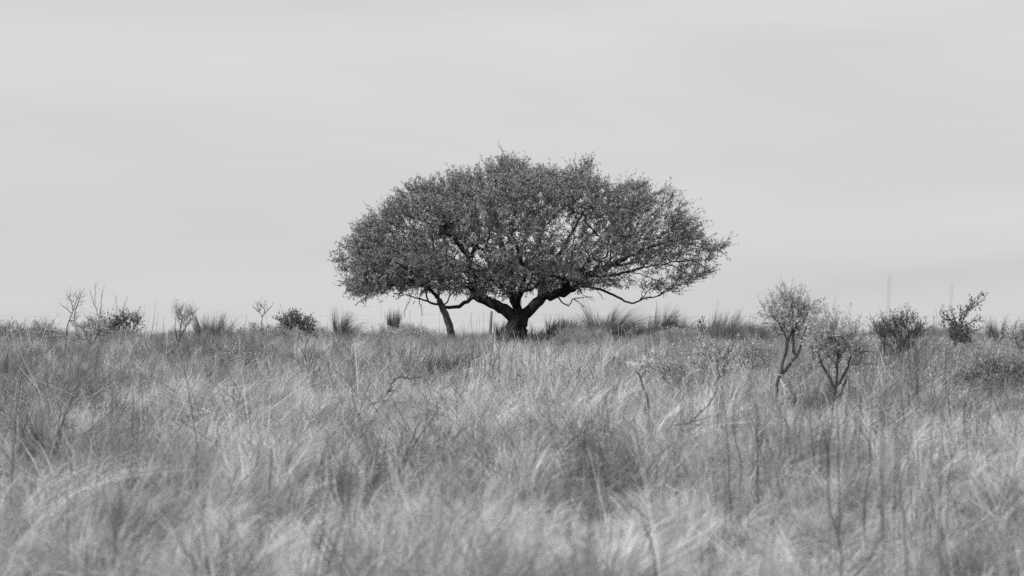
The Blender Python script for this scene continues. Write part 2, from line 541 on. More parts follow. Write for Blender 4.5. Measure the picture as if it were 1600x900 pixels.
def scatter_object(name, label, cat, x, y, z, rot, scl, tone, idx):
    n = len(x)
    me = bpy.data.meshes.new(name)
    me.vertices.add(n)
    me.vertices.foreach_set('co', np.stack([x, y, z], -1).astype(np.float32).ravel())
    for nm, ty, key, arr in (('tuft_rotation', 'FLOAT_VECTOR', 'vector', rot), ('tuft_scale', 'FLOAT', 'value', scl),
                             ('patch_tone', 'FLOAT', 'value', tone)):
        a = me.attributes.new(nm, ty, 'POINT'); a.data.foreach_set(key, np.ascontiguousarray(arr, np.float32).ravel())
    a = me.attributes.new('tuft_kind', 'INT', 'POINT'); a.data.foreach_set('value', idx.astype(np.int32))
    me.materials.append(M_GRASS)
    o = link(bpy.data.objects.new(name, me))
    tag(o, label, cat, kind='stuff')
    ng = bpy.data.node_groups.new('grass_cover', 'GeometryNodeTree')
    ng.interface.new_socket('Geometry', in_out='INPUT', socket_type='NodeSocketGeometry')
    ng.interface.new_socket('Geometry', in_out='OUTPUT', socket_type='NodeSocketGeometry')
    N, L = ng.nodes, ng.links
    gi, go = N.new('NodeGroupInput'), N.new('NodeGroupOutput')
    ci = N.new('GeometryNodeCollectionInfo')
    ci.inputs['Collection'].default_value = tuft_col
    ci.inputs['Separate Children'].default_value = True
    ci.inputs['Reset Children'].default_value = True
    iop = N.new('GeometryNodeInstanceOnPoints')
    iop.inputs['Pick Instance'].default_value = True
    def attr(name, ty):
        a = N.new('GeometryNodeInputNamedAttribute'); a.data_type = ty; a.inputs['Name'].default_value = name
        return a.outputs['Attribute']
    L.new(gi.outputs[0], iop.inputs['Points'])
    L.new(ci.outputs[0], iop.inputs['Instance'])
    L.new(attr('tuft_kind', 'INT'), iop.inputs['Instance Index'])
    L.new(attr('tuft_rotation', 'FLOAT_VECTOR'), iop.inputs['Rotation'])
    L.new(attr('tuft_scale', 'FLOAT'), iop.inputs['Scale'])
    L.new(iop.outputs[0], go.inputs[0])
    md = o.modifiers.new('grass_cover', 'NODES'); md.node_group = ng

def build_grass():
    rng = np.random.default_rng(5)
    def scatter(dens):
        pts = []
        for (d0, d1), de in zip(((7, 20), (20, 40), (40, 70), (70, 119)), dens):
            w = 0.16 * d1 + 3
            n = int(de * (d1 - d0) * 2 * w)
            x = rng.uniform(-w, w, n); y = rng.uniform(d0, d1, n)
            keep = np.abs(x) < 0.16 * y + 3
            pts.append(np.stack([x[keep], y[keep]], -1))
        return np.concatenate(pts)
    pa = scatter((5.5, 6.0, 6.5, 6.0))               # short cover
    pb = scatter((5.6, 5.0, 4.4, 3.6))         # plumes and tussocks
    p = np.concatenate([pa, pb]); x, y = p[:, 0], p[:, 1]
    big = np.arange(len(p)) >= len(pa)
    n = len(x)
    A = vnoise(x, y * 0.6, 1, 2.6) * 0.6 + vnoise(x, y, 2, 0.9) * 0.4      # patches of species
    B = vnoise(x, y * 0.6, 3, 3.0) * 0.35 + vnoise(x, y, 4, 0.7) * 0.65
    T = vnoise(x, y * 0.7, 7, 1.8) * 0.28 + vnoise(x, y, 8, 0.42) * 0.72
    px = 800 + x / y * F
    # the darker, weedier ground at the left, at the right and along the crest
    dark = 0.16 * np.clip((430 - px) / 300, 0, 1) * (y < 75) + 0.12 * np.clip((px - 1050) / 250, 0, 1) + 0.14 * np.clip((y - 78) / 10, 0, 1)
    u = rng.uniform(0, 1, n); v = rng.uniform(0, 1, n)
    idx = np.where(big, rng.integers(0, 8, n), rng.integers(8, 12, n))
    dk = (B + dark > 0.62) & (u < np.where(y < 45, 0.28, 0.5))
    idx = np.where(big & dk, rng.integers(12, 16, n), idx)
    gap = big & (A < 0.36) & ~dk                                   # places with short grass only
    idx = np.where(gap, rng.integers(8, 12, n), idx)
    stem_p = (0.08 + 0.16 * (B + dark > 0.50)) * np.where(y > 80, 0.35, 1)
    idx = np.where(~big & (v < stem_p), rng.integers(16, 20, n), idx)
    idx = np.where(~big & (v > 0.88 - 0.14 * np.clip((y - 60) / 25, 0, 1)) & (B > 0.40) & (y > 30), rng.integers(20, 23, n), idx)
    idx = np.where(~big & (v > 0.70) & (v < 0.725) & (y > 26), rng.integers(23, 26, n), idx)
    wiry = ~big & (rng.uniform(0, 1, n) < 0.24 * np.clip((y - 18) / 12, 0.25, 1) * (0.5 + B))
    idx = np.where(wiry, rng.integers(26, 30, n), idx)
    z = ground_z(x, y)
    rot = np.stack([rng.normal(0, 0.12, n), rng.normal(0.03, 0.12, n), rng.normal(0, 0.9, n)], -1)
    scl = rng.uniform(0.55, 1.2, n) * (0.75 + 0.5 * vnoise(x, y, 9, 1.5))
    scl = np.where(y > 84, scl * 0.54, scl)
    cut = ((np.abs(x - 0.12) < 0.6) & (y > 88) & (y < 100.4)) | ((np.abs(x + 1.55) < 0.4) & (y > 88) & (y < 98.3))
    scl = np.where(cut, np.minimum(scl, 0.5) * 0.6, scl)
    for (cx, cy, r, front) in CLEAR:           # shorter grass round and in front of what stands clear of it
        m = (np.abs(x - cx * y / cy) < r) & (y > cy - front) & (y < cy + 0.35)
        scl = np.where(m, np.minimum(scl, 0.6), scl)
    scatter_object('grass', 'pale dry feathery grass covering the whole slope', 'grass', x, y, z, rot, scl, np.clip((T - 0.5) * 1.5 + 0.5 + rng.normal(0, 0.2, n), -0.3, 1.3), idx)
# ------------------------------------------------------------------ the tree
TD = 99.5
TOP = np.array([(505, 432), (512, 395), (535, 368), (562, 340), (590, 312), (612, 296), (640, 272), (665, 263), (700, 262), (735, 264), (760, 250),
                (790, 238), (820, 243), (850, 240), (880, 246), (910, 241), (932, 256), (952, 272), (975, 276), (1000, 274), (1025, 272), (1048, 290),
                (1064, 302), (1078, 330), (1095, 350), (1106, 372), (1135, 384)], float)
BOT = np.array([(505, 436), (520, 445), (545, 458), (570, 462), (610, 458), (660, 456), (700, 455), (740, 458), (790, 456), (840, 448), (880, 452), (930, 444),
                (980, 446), (1020, 456), (1050, 458), (1075, 440), (1105, 424), (1135, 388)], float)

def crown_point(px, v, w, rng):
    """px column, v across the depth (-1..1), w height fraction (0 bottom, 1 top)."""
    yt = np.interp(px, TOP[:, 0], TOP[:, 1]); yb = np.interp(px, BOT[:, 0], BOT[:, 1])
    e = abs((px - 815) / 320.0)
    half = 4.1 * math.sqrt(max(0.04, 1 - e ** 2.2))
    lift = math.sqrt(max(0.0, 1 - 0.85 * v * v))
    py = yb + (yt - yb) * w * (0.25 + 0.75 * lift) - (1 - lift) * 14 * (1 - w)
    p = P(px, py, TD); p[1] = TD + v * half
    return p

def build_tree():
    rng = np.random.default_rng(21)
    base = base_at(808, TD)
    root = empty('spreading_tree', base, 'broad dark flat-topped tree standing alone on the crest', 'tree')
    S = Skeleton(rng)
    W = lambda pts: [P(q[0], q[1], TD) + np.array([0, q[2] if len(q) > 2 else 0, 0]) for q in pts]
    # trunk
    S.path([base + np.array([0, 0, -0.15])] + W([(808, 530), (807, 512), (810, 499), (811, 490)]), 0.30, 0.25, 0, 0.1, 0.012, root=True)
    S.path(W([(807, 503), (788, 484), (764, 471), (744, 461), (739, 444), (737, 424), (729, 396), (706, 368), (680, 345)]), 0.165, 0.03, 1, gnarl=0.02)
    S.path(W([(744, 461, 0), (724, 474, .1), (703, 479, .2), (684, 476, .3), (668, 470, .4), (640, 462, .4)]), 0.06, 0.016, 1)
    S.path(W([(740, 452), (712, 438, -.4), (672, 424, -.9), (630, 412, -1.2), (590, 402, -1.4), (555, 398, -1.2)]), 0.075, 0.015, 1)
    S.path(W([(738, 436), (715, 415, .8), (680, 400, 1.8), (640, 390, 2.4), (600, 385, 2.5)]), 0.07, 0.015, 1)
    S.path(W([(733, 405), (748, 375, -1.0), (745, 340, -2.0), (735, 310, -2.2)]), 0.06, 0.015, 1)
    # middle leaders
    S.path(W([(808, 494), (804, 470), (801, 446), (797, 420), (784, 388), (778, 350), (770, 315), (775, 280)]), 0.125, 0.02, 2)
    S.path(W([(801, 444), (822, 414, .5), (838, 384, 1.0), (852, 345, 1.2), (855, 300, 1.0), (850, 270, 1.0)]), 0.08, 0.018, 2)
    S.path(W([(806, 478), (815, 455, -1.0), (818, 430, -2.0), (812, 400, -2.8), (800, 365, -3.0), (805, 320, -2.4)]), 0.085, 0.018, 2)
    S.path(W([(805, 476), (790, 452, 1.2), (770, 425, 2.2), (760, 390, 2.9), (765, 340, 2.8)]), 0.08, 0.018, 2)
    S.path(W([(799, 430), (770, 405, -1), (740, 385, -2.0), (700, 370, -2.8), (660, 355, -2.6)]), 0.06, 0.015, 2)
    # right limb
    S.path(W([(814, 497), (833, 480), (852, 464), (880, 456), (902, 446), (917, 432), (940, 420), (975, 404), (1015, 386), (1050, 376)]), 0.155, 0.02, 3, gnarl=0.02)
    S.path(W([(845, 470), (846, 440, .3), (862, 412, .5), (885, 380, .6), (905, 345, .5), (925, 312, .4)]), 0.085, 0.018, 3)
    S.path(W([(875, 456), (905, 425, -1.0), (935, 390, -1.9), (960, 355, -2.3), (980, 320, -2.0)]), 0.075, 0.018, 3)
    S.path(W([(880, 455), (910, 436, 1.2), (945, 420, 2.2), (985, 400, 2.7), (1010, 360, 2.4)]), 0.07, 0.018, 3)
    S.path(W([(917, 432), (950, 432, -.5), (985, 424, -1.0), (1030, 414, -1.2), (1075, 408, -1.0)]), 0.05, 0.012, 3)
    S.path(W([(904, 446), (932, 451), (958, 461), (976, 470), (992, 474), (1003, 467), (1020, 465), (1036, 459), (1048, 452)]), 0.045, 0.012, 3, 0.1, 0.01)
    S.path(W([(992, 474), (1003, 466), (1012, 455), (1020, 446)]), 0.016, 0.007, 3, 0.08, 0.01)
    # dead sprays under the crown
    dead = []
    for pts, a, b in (([(868, 458), (876, 471), (888, 477), (894, 468), (908, 465), (926, 464)], .022, .007), ([(896, 467), (905, 474), (911, 481)], .013, .006),
                      ([(932, 452), (938, 460), (943, 468)], .010, .005), ([(905, 455), (916, 462), (927, 470)], .008, .004),
                      ([(660, 452), (655, 466), (658, 478), (659, 493)], .014, .006), ([(645, 452), (640, 468), (634, 482), (633, 495)], .010, .005),
                      ([(575, 456), (570, 466), (560, 472), (554, 478)], .014, .006), ([(572, 464), (571, 472), (569, 480)], .010, .005)):
        dead.append((W(pts), a, b))
    # reach into the crown: clusters of shoots on the dome, fewer inside and along the lower edge
    T = []
    centres = []
    for k in range(260):
        px = rng.uniform(528, 1112)
        v = rng.uniform(-1, 1)
        r = rng.uniform()
        w = 1 - abs(rng.normal(0, 0.09)) - 0.05 if r < 0.36 else (rng.uniform(0.04, 0.28) if r < 0.66 else rng.uniform(0.25, 0.85))
        if px > 990 and w < 0.35 and rng.uniform() < 0.45: continue
        centres.append((crown_point(px, v, w, rng), r))
    for c, r in centres:
        m = rng.integers(6, 13)
        for q in range(m):
            T.append(c + rng.normal(0, 1, 3) * np.array([0.45, 0.45, 0.24]))
    for k in range(620):
        px = rng.uniform(516, 1120); v = rng.uniform(-1, 1); w = 1 - abs(rng.normal(0, 0.2))
        if w < 0.05: continue
        T.append(crown_point(px, v, w - 0.03, rng))
    # tips of the silhouette
    for px in np.arange(520, 1110, 9.0):
        yt = np.interp(px, TOP[:, 0], TOP[:, 1])
        T.append(P(px + rng.normal(0, 3), yt + rng.uniform(16, 26), TD + rng.normal(0, 0.8)))
    for k in range(230):                                           # fine wood low in the middle of the crown
        px = rng.uniform(725, 985); T.append(P(px, rng.uniform(418, 460), TD + rng.uniform(-2.6, 2.6)))
    T = np.array(T)
    tx = 800 + T[:, 0] / T[:, 1] * F; ty = HZ - (T[:, 2] - EYE) / T[:, 1] * F
    lump = vnoise(tx, T[:, 1] * 14, 77, 38.0)                      # lumpy outline
    ok = (tx > 550 + 18 * lump) & (tx < 1092 - 22 * lump) & ~((tx > 1010) & (rng.uniform(0, 1, len(T)) < 0.35)) & (ty > np.interp(tx, TOP[:, 0], TOP[:, 1]) + 11 + 30 * lump) & ~((tx > 950) & (ty > 412) & (rng.uniform(0, 1, len(T)) < 0.5)) & (ty < np.interp(tx, BOT[:, 0], BOT[:, 1]) + 4)
    T = list(T[ok])
    for pts in (((1050, 376), (1080, 381), (1105, 390), (1128, 386)), ((1050, 376), (1078, 360), (1094, 350)), ((1045, 410, -1), (1080, 408, -1), (1102, 424, -1)),
                ((1040, 412, -1), (1070, 428, -1), (1096, 430, -1)), ((985, 424, -1), (1025, 440, -1), (1052, 452, -1)), ((1010, 388), (1045, 396, .5), (1085, 398, .8)),
                ((560, 398, -1.2), (545, 405, -1), (534, 420, -.8)), ((560, 398, -1.2), (548, 385, -.8), (536, 392, -.6))):
        S.path(W(pts), 0.014, 0.006, S.grp[int(np.argmin(((S.P[:S.n] - W(pts)[0]) ** 2).sum(1)))], 0.12, 0.02)
    for px, py in ((1122, 387), (1108, 396), (1100, 424), (1088, 428), (1070, 440), (1050, 452), (1058, 436), (1030, 446), (1005, 450), (536, 422), (536, 408), (544, 440), (556, 452),
                   (1082, 412), (1096, 405), (1085, 392), (1062, 422), (1098, 384), (1090, 372), (1082, 358), (1072, 345), (1062, 318), (1048, 306)):
        for q in range(3): T.append(P(px + rng.normal(0, 4), py + rng.normal(0, 3), TD + rng.normal(0, 0.9)))
    T = np.array(T)
    c0 = P(810, 470, TD)
    T = T[np.argsort(np.linalg.norm(T - c0, axis=1) + rng.normal(0, 0.5, len(T)))]
    S.reach(T, lam=0.22, gnarl=0.16, step=0.13, up=0.25)
    S.radii(0.0054, 0.43)
    geo = S.geometry(0.07)
    mesh_obj('trunk', geo[0], M_BARK, root, base, True)
    for g in (1, 2, 3): mesh_obj('limb', geo[g], M_BARK, root, base, True)
    for pts, a, b in dead:
        q = smooth_path(pts, 0.07); q[1:-1] += rng.normal(0, 0.012, (len(q) - 2, 3))
        gs = [tube(q, np.linspace(a, b, len(q)), 4)]
        k = len(q)
        tb, J = twigs(rng, q[k // 3:], rng.normal(0, 1, (k - k // 3, 3)) + np.array([0.3, 0, -0.2]), rng.uniform(0.06, 0.25, k - k // 3), 0.004, 0.4, 3)
        gs.append(tb)
        mesh_obj('dead_branch', join(gs), M_BARK, root, base)
    # twigs on all thin wood, leaf sprays along the twigs
    n = S.n
    thin = np.where((S.rad[:n] < 0.017) & (S.L[:n] > 1.6))[0]
    per = (rng.uniform(0, 1, len(thin)) < 0.8).astype(int)
    tip = np.isin(thin, np.array(S.ends))
    per = per + tip * 2
    at = np.repeat(thin, per)
    cen = P(810, 452, TD)
    outw = unit((S.P[at] - cen) * np.array([1, 1, 1.2]))
    d = S.D[at] * 0.7 + outw * 0.75 + rng.normal(0, 0.5, (len(at), 3)) + np.array([0, 0, 0.15])
    tw, J = twigs(rng, S.P[at], d, rng.uniform(0.16, 0.48, len(at)), 0.0062, 0.42, 5)
    mesh_obj('twigs', tw, M_BARK, root, base)
    # long spiky shoots round the outside, with knots of leaflets
    en = np.array(S.ends); en = en[S.L[en] > 2.2]
    rel = (S.P[en] - P(812, 440, TD)) / np.array([4.9, 4.1, 3.3])
    en = en[np.linalg.norm(rel, axis=1) > 0.72]
    en = np.repeat(en[rng.uniform(0, 1, len(en)) < 0.75], 2)
    so = unit((S.P[en] - cen) * np.array([1, 1, 1.15])) + rng.normal(0, 0.42, (len(en), 3)) + np.array([0, 0, 0.3])
    sw, SJ = twigs(rng, S.P[en], so, rng.uniform(0.25, 0.72, len(en)), 0.0075, 0.5, 7)
    mesh_obj('twigs', sw, M_BARK, root, base)
    rt = np.array(S.ends); rt = rt[(800 + S.P[rt][:, 0] / S.P[rt][:, 1] * F) > 1045]
    rt = rt[rng.uniform(0, 1, len(rt)) < 0.5]
    so = np.array([1.0, 0, 0.12]) + rng.normal(0, 0.35, (len(rt), 3))
    rw, RJ = twigs(rng, S.P[rt], so, rng.uniform(0.2, 0.6, len(rt)), 0.0085, 0.4, 7)
    mesh_obj('twigs', rw, M_BARK, root, base)
    SJ = np.concatenate([SJ[:, :8], RJ])
    sp, sd, _ = knots(rng, SJ, 20, 5, 0.010)
    mesh_obj('crown', leaves(rng, sp, sd * 0.5 + rng.normal(0, 0.8, sp.shape), 0.046, 0.018, rng.uniform(0, 0.9, len(sp))), M_LEAF, root, base)
    bare = vnoise(S.P[at][:, 0] * 1.0, S.P[at][:, 2] * 1.3, 33, 0.8)
    clump = np.repeat(rng.uniform(-0.18, 0.18, len(at)), 1)
    Js = J
    p, dd, i = knots(rng, Js, 24, 4, 0.017)
    qx = 800 + p[:, 0] / p[:, 1] * F; qy = HZ - (p[:, 2] - EYE) / p[:, 1] * F
    thinout = (1 - 0.42 * np.clip((qx - 940) / 90, 0, 1)) * (1 - 0.3 * np.clip((qy - 405) / 30, 0, 1))
    keep = rng.uniform(0, 1, len(p)) < np.clip(0.05 + bare[i] * 1.5, 0.08, 1) * thinout
    p, dd, i = p[keep], dd[keep], i[keep]
    tone = np.clip(rng.uniform(0.1, 0.9, len(p)) + clump[i] + (bare[i] - 0.5) * 0.3, 0, 1.2)
    lv = leaves(rng, p, dd * 0.6 + rng.normal(0, 0.8, p.shape), 0.070, 0.030, tone)
    mesh_obj('crown', lv, M_LEAF, root, base)
    # dark twigs added for a shadowed gap in the left half of the crown
    c = P(693, 350, TD - 3.45)
    q = c + rng.normal(0, 1, (420, 3)) * np.array([0.10, 0.12, 0.17])
    tb, J = twigs(rng, q, rng.normal(0, 1, q.shape), rng.uniform(0.1, 0.3, len(q)), 0.006, 0.5, 3)
    mesh_obj('shade_gap_twigs', tb, M_BARK, root, base)['label'] = 'dark tangle of twigs added for a shadowed gap'
    print('tree nodes', n, 'twigs', len(at), 'leaves', len(p))

    # the smaller leaning tree under the left edge
    d2 = TD - 2.3
    base = base_at(706, d2)
    root = empty('leaning_tree', base, 'slim leaning tree with pale trunk painted with dappled light under the broad crown', 'tree')
    W = lambda pts: [P(q[0], q[1], d2) + np.array([0, q[2] if len(q) > 2 else 0, 0]) for q in pts]
    S = Skeleton(rng)
    S.path([base + np.array([0, 0, -0.1])] + W([(704, 516), (699, 500), (695, 488), (688, 474), (684, 465)]), 0.105, 0.075, 0, 0.08, 0.008, root=True)
    S.path(W([(684, 465), (676, 455), (664, 447), (645, 440), (620, 432), (595, 430), (570, 426), (552, 422)]), 0.055, 0.012, 1)
    S.path(W([(685, 466), (687, 452), (692, 440), (690, 425), (683, 408), (670, 395)]), 0.04, 0.012, 1)
    S.path(W([(691, 481), (699, 472), (702, 462), (712, 452), (716, 440), (722, 428)]), 0.022, 0.01, 1)
    S.path(W([(672, 452), (660, 440, -.7), (640, 422, -1.4), (610, 408, -1.8), (580, 402, -1.6)]), 0.035, 0.012, 1)
    S.path(W([(684, 465), (668, 448, .6), (640, 445, 1.2), (605, 446, 1.4), (570, 446, 1.2)]), 0.03, 0.01, 1)
    T = []
    for k in range(40):
        px = rng.uniform(548, 700); v = rng.uniform(-1, 1)
        py = rng.uniform(398, 455) if px > 560 else rng.uniform(408, 448)
        c = P(px, py, d2); c[1] += v * 1.7
        for q in range(rng.integers(5, 10)): T.append(c + rng.normal(0, 1, 3) * np.array([0.35, 0.35, 0.18]))
    T = np.array(T)
    tx = 800 + T[:, 0] / T[:, 1] * F; ty = HZ - (T[:, 2] - EYE) / T[:, 1] * F
    T = T[(tx > 553) & (ty < 458)]
    T = T[np.argsort(np.linalg.norm(T - P(684, 460, d2), axis=1) + rng.normal(0, 0.3, len(T)))]
    S.reach(T, lam=0.22, gnarl=0.16, step=0.12, up=0.15)
    S.radii(0.006, 0.42)
    geo = S.geometry(0.05)
    mesh_obj('trunk', geo[0], M_BARK2, root, base, True)
    mesh_obj('limb', geo[1], M_BARK, root, base, True)
    n = S.n
    thin = np.where((S.rad[:n] < 0.015) & (S.L[:n] > 1.2))[0]
    per = rng.integers(1, 3, len(thin)) + np.isin(thin, np.array(S.ends)) * 2
    at = np.repeat(thin, per)
    d = S.D[at] * 0.7 + rng.normal(0, 0.6, (len(at), 3)) + np.array([-0.15, 0, 0.1])
    tw, J = twigs(rng, S.P[at], d, rng.uniform(0.1, 0.32, len(at)), 0.005, 0.4, 4)
    mesh_obj('twigs', tw, M_BARK, root, base)
    p, dd, i = along(rng, J, 15, 0.022)
    lv = leaves(rng, p, dd * 0.6 + rng.normal(0, 0.8, p.shape), 0.056, 0.019, rng.uniform(0, 0.9, len(p)))
    mesh_obj('crown', lv, M_LEAF, root, base)
build_tree()

# ------------------------------------------------------------------ shrubs
def shrub(name, label, px, d, stem_paths, lobes, group=None, cat='shrub', r=(0.02, 0.008), leaf=(0.03, 0.011), mat=None, bark=None,
          per=12, twig=(0.08, 0.22), tiprange=0.009, seed=0, depth=1.0, rtip=0.0026, flecks=0, up=0.35, tone=(0, 1), foliage='crown', fleck_mat=None, fleck_size=0.022, dens=1, splay=0.45):
    """stem_paths: pixel polylines at depth d; lobes: (px, py, rx, ry, number of shoots)."""
    rng = np.random.default_rng(seed + int(px) * 7)
    base = base_at(px, d)
    root = empty(name, base, label, cat, group)
    if d < 50: clear(px, d, 0.4, 3.0)
    S = Skeleton(rng, 12000)
    off = []
    for k, pts in enumerate(stem_paths):
        w = []
        for j, q in enumerate(pts):
            p = P(q[0], q[1], d)
            p[1] += q[2] if len(q) > 2 else 0
            w.append(p)
        if k == 0 or (len(pts[0]) > 2 and pts[0][2] == 'root'):
            pass
        first = np.array(w[0])
        isroot = k == 0 or pts[0][1] >= 9999
        if isroot:
            gx = w[0][0] if pts[0][1] < 9999 else (pts[0][0] - 800.0) / F * d
            w[0] = np.array([gx, d, float(ground_z(gx, d)) - 0.05])
        S.path(w, r[0], r[1], k, 0.06, 0.006, root=isroot)
    T = []
    if d > 80 or name in ('low_bush', 'sprawling_shrub', 'mound_bush'):          # leaves reach down into the grass
        lobes = list(lobes) + [(cx + rng.uniform(-6, 6), cy + ry * 1.3, rx * rng.uniform(0.9, 1.25), ry, int(m * 0.6)) for (cx, cy, rx, ry, m) in lobes if m > 12]
    for (cx, cy, rx, ry, m) in lobes:
        c = P(cx, cy, d); s = d / F
        for q in range(m):
            v = rng.normal(0, 1, 3); v = v / np.linalg.norm(v) * rng.uniform(0.15, 1.1) ** 0.7 * (1.35 if rng.uniform() < 0.12 else 1)
            T.append(c + v * np.array([rx * s, rx * s * depth, ry * s]))
    if T:
        T = np.array(T)
        T = T[np.argsort(np.linalg.norm(T - S.P[0], axis=1))]
        S.reach(T, lam=0.15, gnarl=0.14, step=0.07, up=up)
    S.radii(rtip, 0.5)
    geo = S.geometry()
    for g in sorted(geo): mesh_obj('stem', geo[g], bark or M_STEM, root, base, True)
    n = S.n
    thin = np.where(S.rad[:n] < tiprange)[0]
    ends = np.array(S.ends if S.ends else [n - 1])
    if len(thin) == 0: thin = ends
    if dens > 1: thin = np.repeat(thin[S.L[thin] > 0.45], dens)
    at = np.concatenate([thin[rng.uniform(0, 1, len(thin)) < 0.6], np.repeat(ends, 3)])
    dv = S.D[at] * 0.8 + rng.normal(0, splay, (len(at), 3)) + np.array([0, 0, up])
    tw, J = twigs(rng, S.P[at], dv, rng.uniform(twig[0], twig[1], len(at)), 0.0024, 0.25, 3)
    mesh_obj('twigs', tw, bark or M_STEM, root, base)
    if per > 0:
        p, dd, i = along(rng, J, per, 0.006)
        tn = np.clip(rng.uniform(tone[0], tone[1], len(p)) + rng.normal(0, 0.12, len(at))[i], 0, 1.2)
        mesh_obj(foliage, leaves(rng, p, dd + rng.normal(0, 0.65, p.shape), leaf[0], leaf[1], tn), mat or M_LEAFM, root, base)
    if flecks:  # seed heads; on leafy shrubs, white flecks painted for glinting leaves
        k = rng.integers(0, len(J), flecks)
        p = J[k, -1]
        p = np.repeat(p, 8, 0) + rng.normal(0, 0.012, (len(p) * 8, 3))
        mesh_obj('seed_heads_and_glints', leaves(rng, p, rng.normal(0, 1, p.shape), fleck_size, fleck_size * 0.8), fleck_mat or M_FLECK, root, base)
    return root

G_ = 9999     # marks a stem that starts at the ground
# the two open leafy shrubs at the right; leaf gleam added as white flecks
s1 = shrub('leafy_shrub', 'tall open leafy shrub with forked leaning trunk, higher of the two at right', 1210, 44,
      [[(1210, 0), (1214, 600), (1219, 585), (1224, 565), (1229, 540), (1227, 522), (1216, 505), (1206, 494)],
       [(1219, 585), (1230, 574), (1243, 557), (1251, 540), (1256, 525), (1262, 508)],
       [(1229, 540), (1236, 520), (1240, 500), (1240, 480)], [(1243, 557), (1238, 540), (1240, 520), (1250, 500)]],
      [(1210, 492, 15, 17, 42), (1238, 478, 19, 20, 60), (1254, 500, 18, 22, 50), (1236, 508, 24, 14, 36), (1222, 516, 16, 14, 22), (1262, 520, 16, 16, 22), (1246, 530, 16, 14, 10)],
      r=(0.022, 0.008), per=12, leaf=(0.03, 0.013), twig=(0.1, 0.3), seed=1, flecks=26, group='open leafy shrubs')
s2 = shrub('leafy_shrub', 'lower rounded leafy shrub with several bare dark stems, next to the taller one', 1300, 40.5,
      [[(1292, 0), (1302, 632), (1306, 610), (1306, 585), (1308, 560), (1311, 540)],
       [(1304, 612), (1298, 592), (1289, 577), (1282, 565), (1278, 550)],
       [(1307, 604), (1318, 590), (1325, 572), (1330, 555)], [(1304, 625), (1314, 615), (1320, 598), (1324, 582)]],
      [(1288, 545, 20, 20, 46), (1310, 535, 24, 24, 60), (1332, 550, 17, 22, 40), (1298, 522, 18, 14, 26), (1322, 525, 20, 14, 28), (1300, 566, 26, 14, 16), (1276, 556, 12, 16, 20), (1345, 556, 12, 18, 18)],
      r=(0.02, 0.008), per=11, leaf=(0.03, 0.013), twig=(0.1, 0.32), seed=2, up=0.55, flecks=40, group='open leafy shrubs')
# pale tie and peeled stick on the taller shrub
b0 = P(1218.6, 586, 44.0)
rng0 = np.random.default_rng(3)
q = [b0 + np.array([0.027 * math.cos(a), 0.027 * math.sin(a), 0.004 * math.sin(2 * a)]) for a in np.linspace(0, 6.0, 14)]
tag(mesh_obj('white_tie', tube(q, 0.009, 6), M_FLECK, None, b0), 'small white tie round the trunk of the tall leafy shrub', 'tie')
st = smooth_path([P(1219, 592, 43.8), P(1224, 604, 43.7), P(1226, 616, 43.6), P(1227, 634, 43.6)], 0.03)
gs = tube(st, np.linspace(0.006, 0.004, len(st)), 5)
tag(mesh_obj('peeled_stick', gs, M_PALE, None, st[-1]), 'bleached pale stick leaning below the white tie', 'stick')

# dark bush, thorny shrub and the rest of the right side
shrub('dark_bush', 'dense dark bush breaking the skyline between leafy and thorny shrubs at right', 1405, 66,
      [[(1405, 0), (1403, 560), (1400, 530), (1392, 508)], [(1408, G_), (1410, 555), (1418, 525), (1428, 508)], [(1403, G_), (1405, 560), (1408, 525), (1410, 500)]],
      [(1384, 518, 16, 10, 40), (1400, 512, 13, 11, 40), (1412, 508, 10, 10, 30), (1428, 518, 14, 10, 40), (1408, 540, 30, 20, 50)], r=(0.014, 0.006), per=16, leaf=(0.034, 0.012),
      mat=M_LEAFD, twig=(0.12, 0.34), seed=5, depth=1.0, up=0.8)
shrub('thorny_shrub', 'sparse thorny shrub with long arms slanting up to the right', 1496, 72,
      [[(1490, 0), (1492, 540), (1497, 520), (1505, 500), (1515, 482), (1530, 466), (1534, 461)], [(1496, 522), (1490, 508), (1482, 496), (1470, 488)],
       [(1500, 512), (1512, 506), (1522, 500), (1528, 499)], [(1495, 528), (1510, 522), (1520, 517), (1530, 514)], [(1497, 520), (1492, 500), (1486, 484)],
       [(1502, 505), (1502, 492), (1500, 482)], [(1513, 486), (1522, 479), (1536, 469)], [(1486, 502), (1479, 497), (1472, 503)], [(1507, 497), (1508, 488), (1518, 470)]],
      [(1498, 526, 20, 10, 24), (1508, 520, 18, 8, 10), (1490, 512, 12, 10, 8)], r=(0.016, 0.006), per=10, leaf=(0.036, 0.016), mat=M_LEAFD, twig=(0.05, 0.17), tiprange=0.03, seed=6, up=0.15, dens=4, splay=0.8)
shrub('leafy_shrub', 'leafy shrub cut by the right edge of the picture on the skyline', 1592, 68,
      [[(1592, 0), (1592, 560), (1590, 540), (1584, 522)], [(1592, 560), (1600, 535), (1604, 515)]],
      [(1586, 522, 14, 14, 26), (1602, 520, 14, 20, 30), (1594, 540, 20, 14, 20)], r=(0.012, 0.006), per=10, leaf=(0.034, 0.012), seed=7)
shrub('sprawling_shrub', 'sprawling grey leafy shrub slumped in the grass near the right edge', 1545, 49,
      [[(1560, 0), (1556, 612), (1540, 592), (1522, 578), (1508, 572)], [(1556, 612), (1548, 585), (1536, 560)], [(1556, 612), (1570, 590), (1580, 570)]],
      [(1514, 584, 26, 14, 90), (1545, 570, 30, 20, 130), (1570, 586, 28, 16, 90), (1540, 592, 32, 12, 80)], r=(0.014, 0.006), per=11, leaf=(0.026, 0.010), mat=M_LEAFP, tone=(-.2,.6), seed=8, flecks=30)
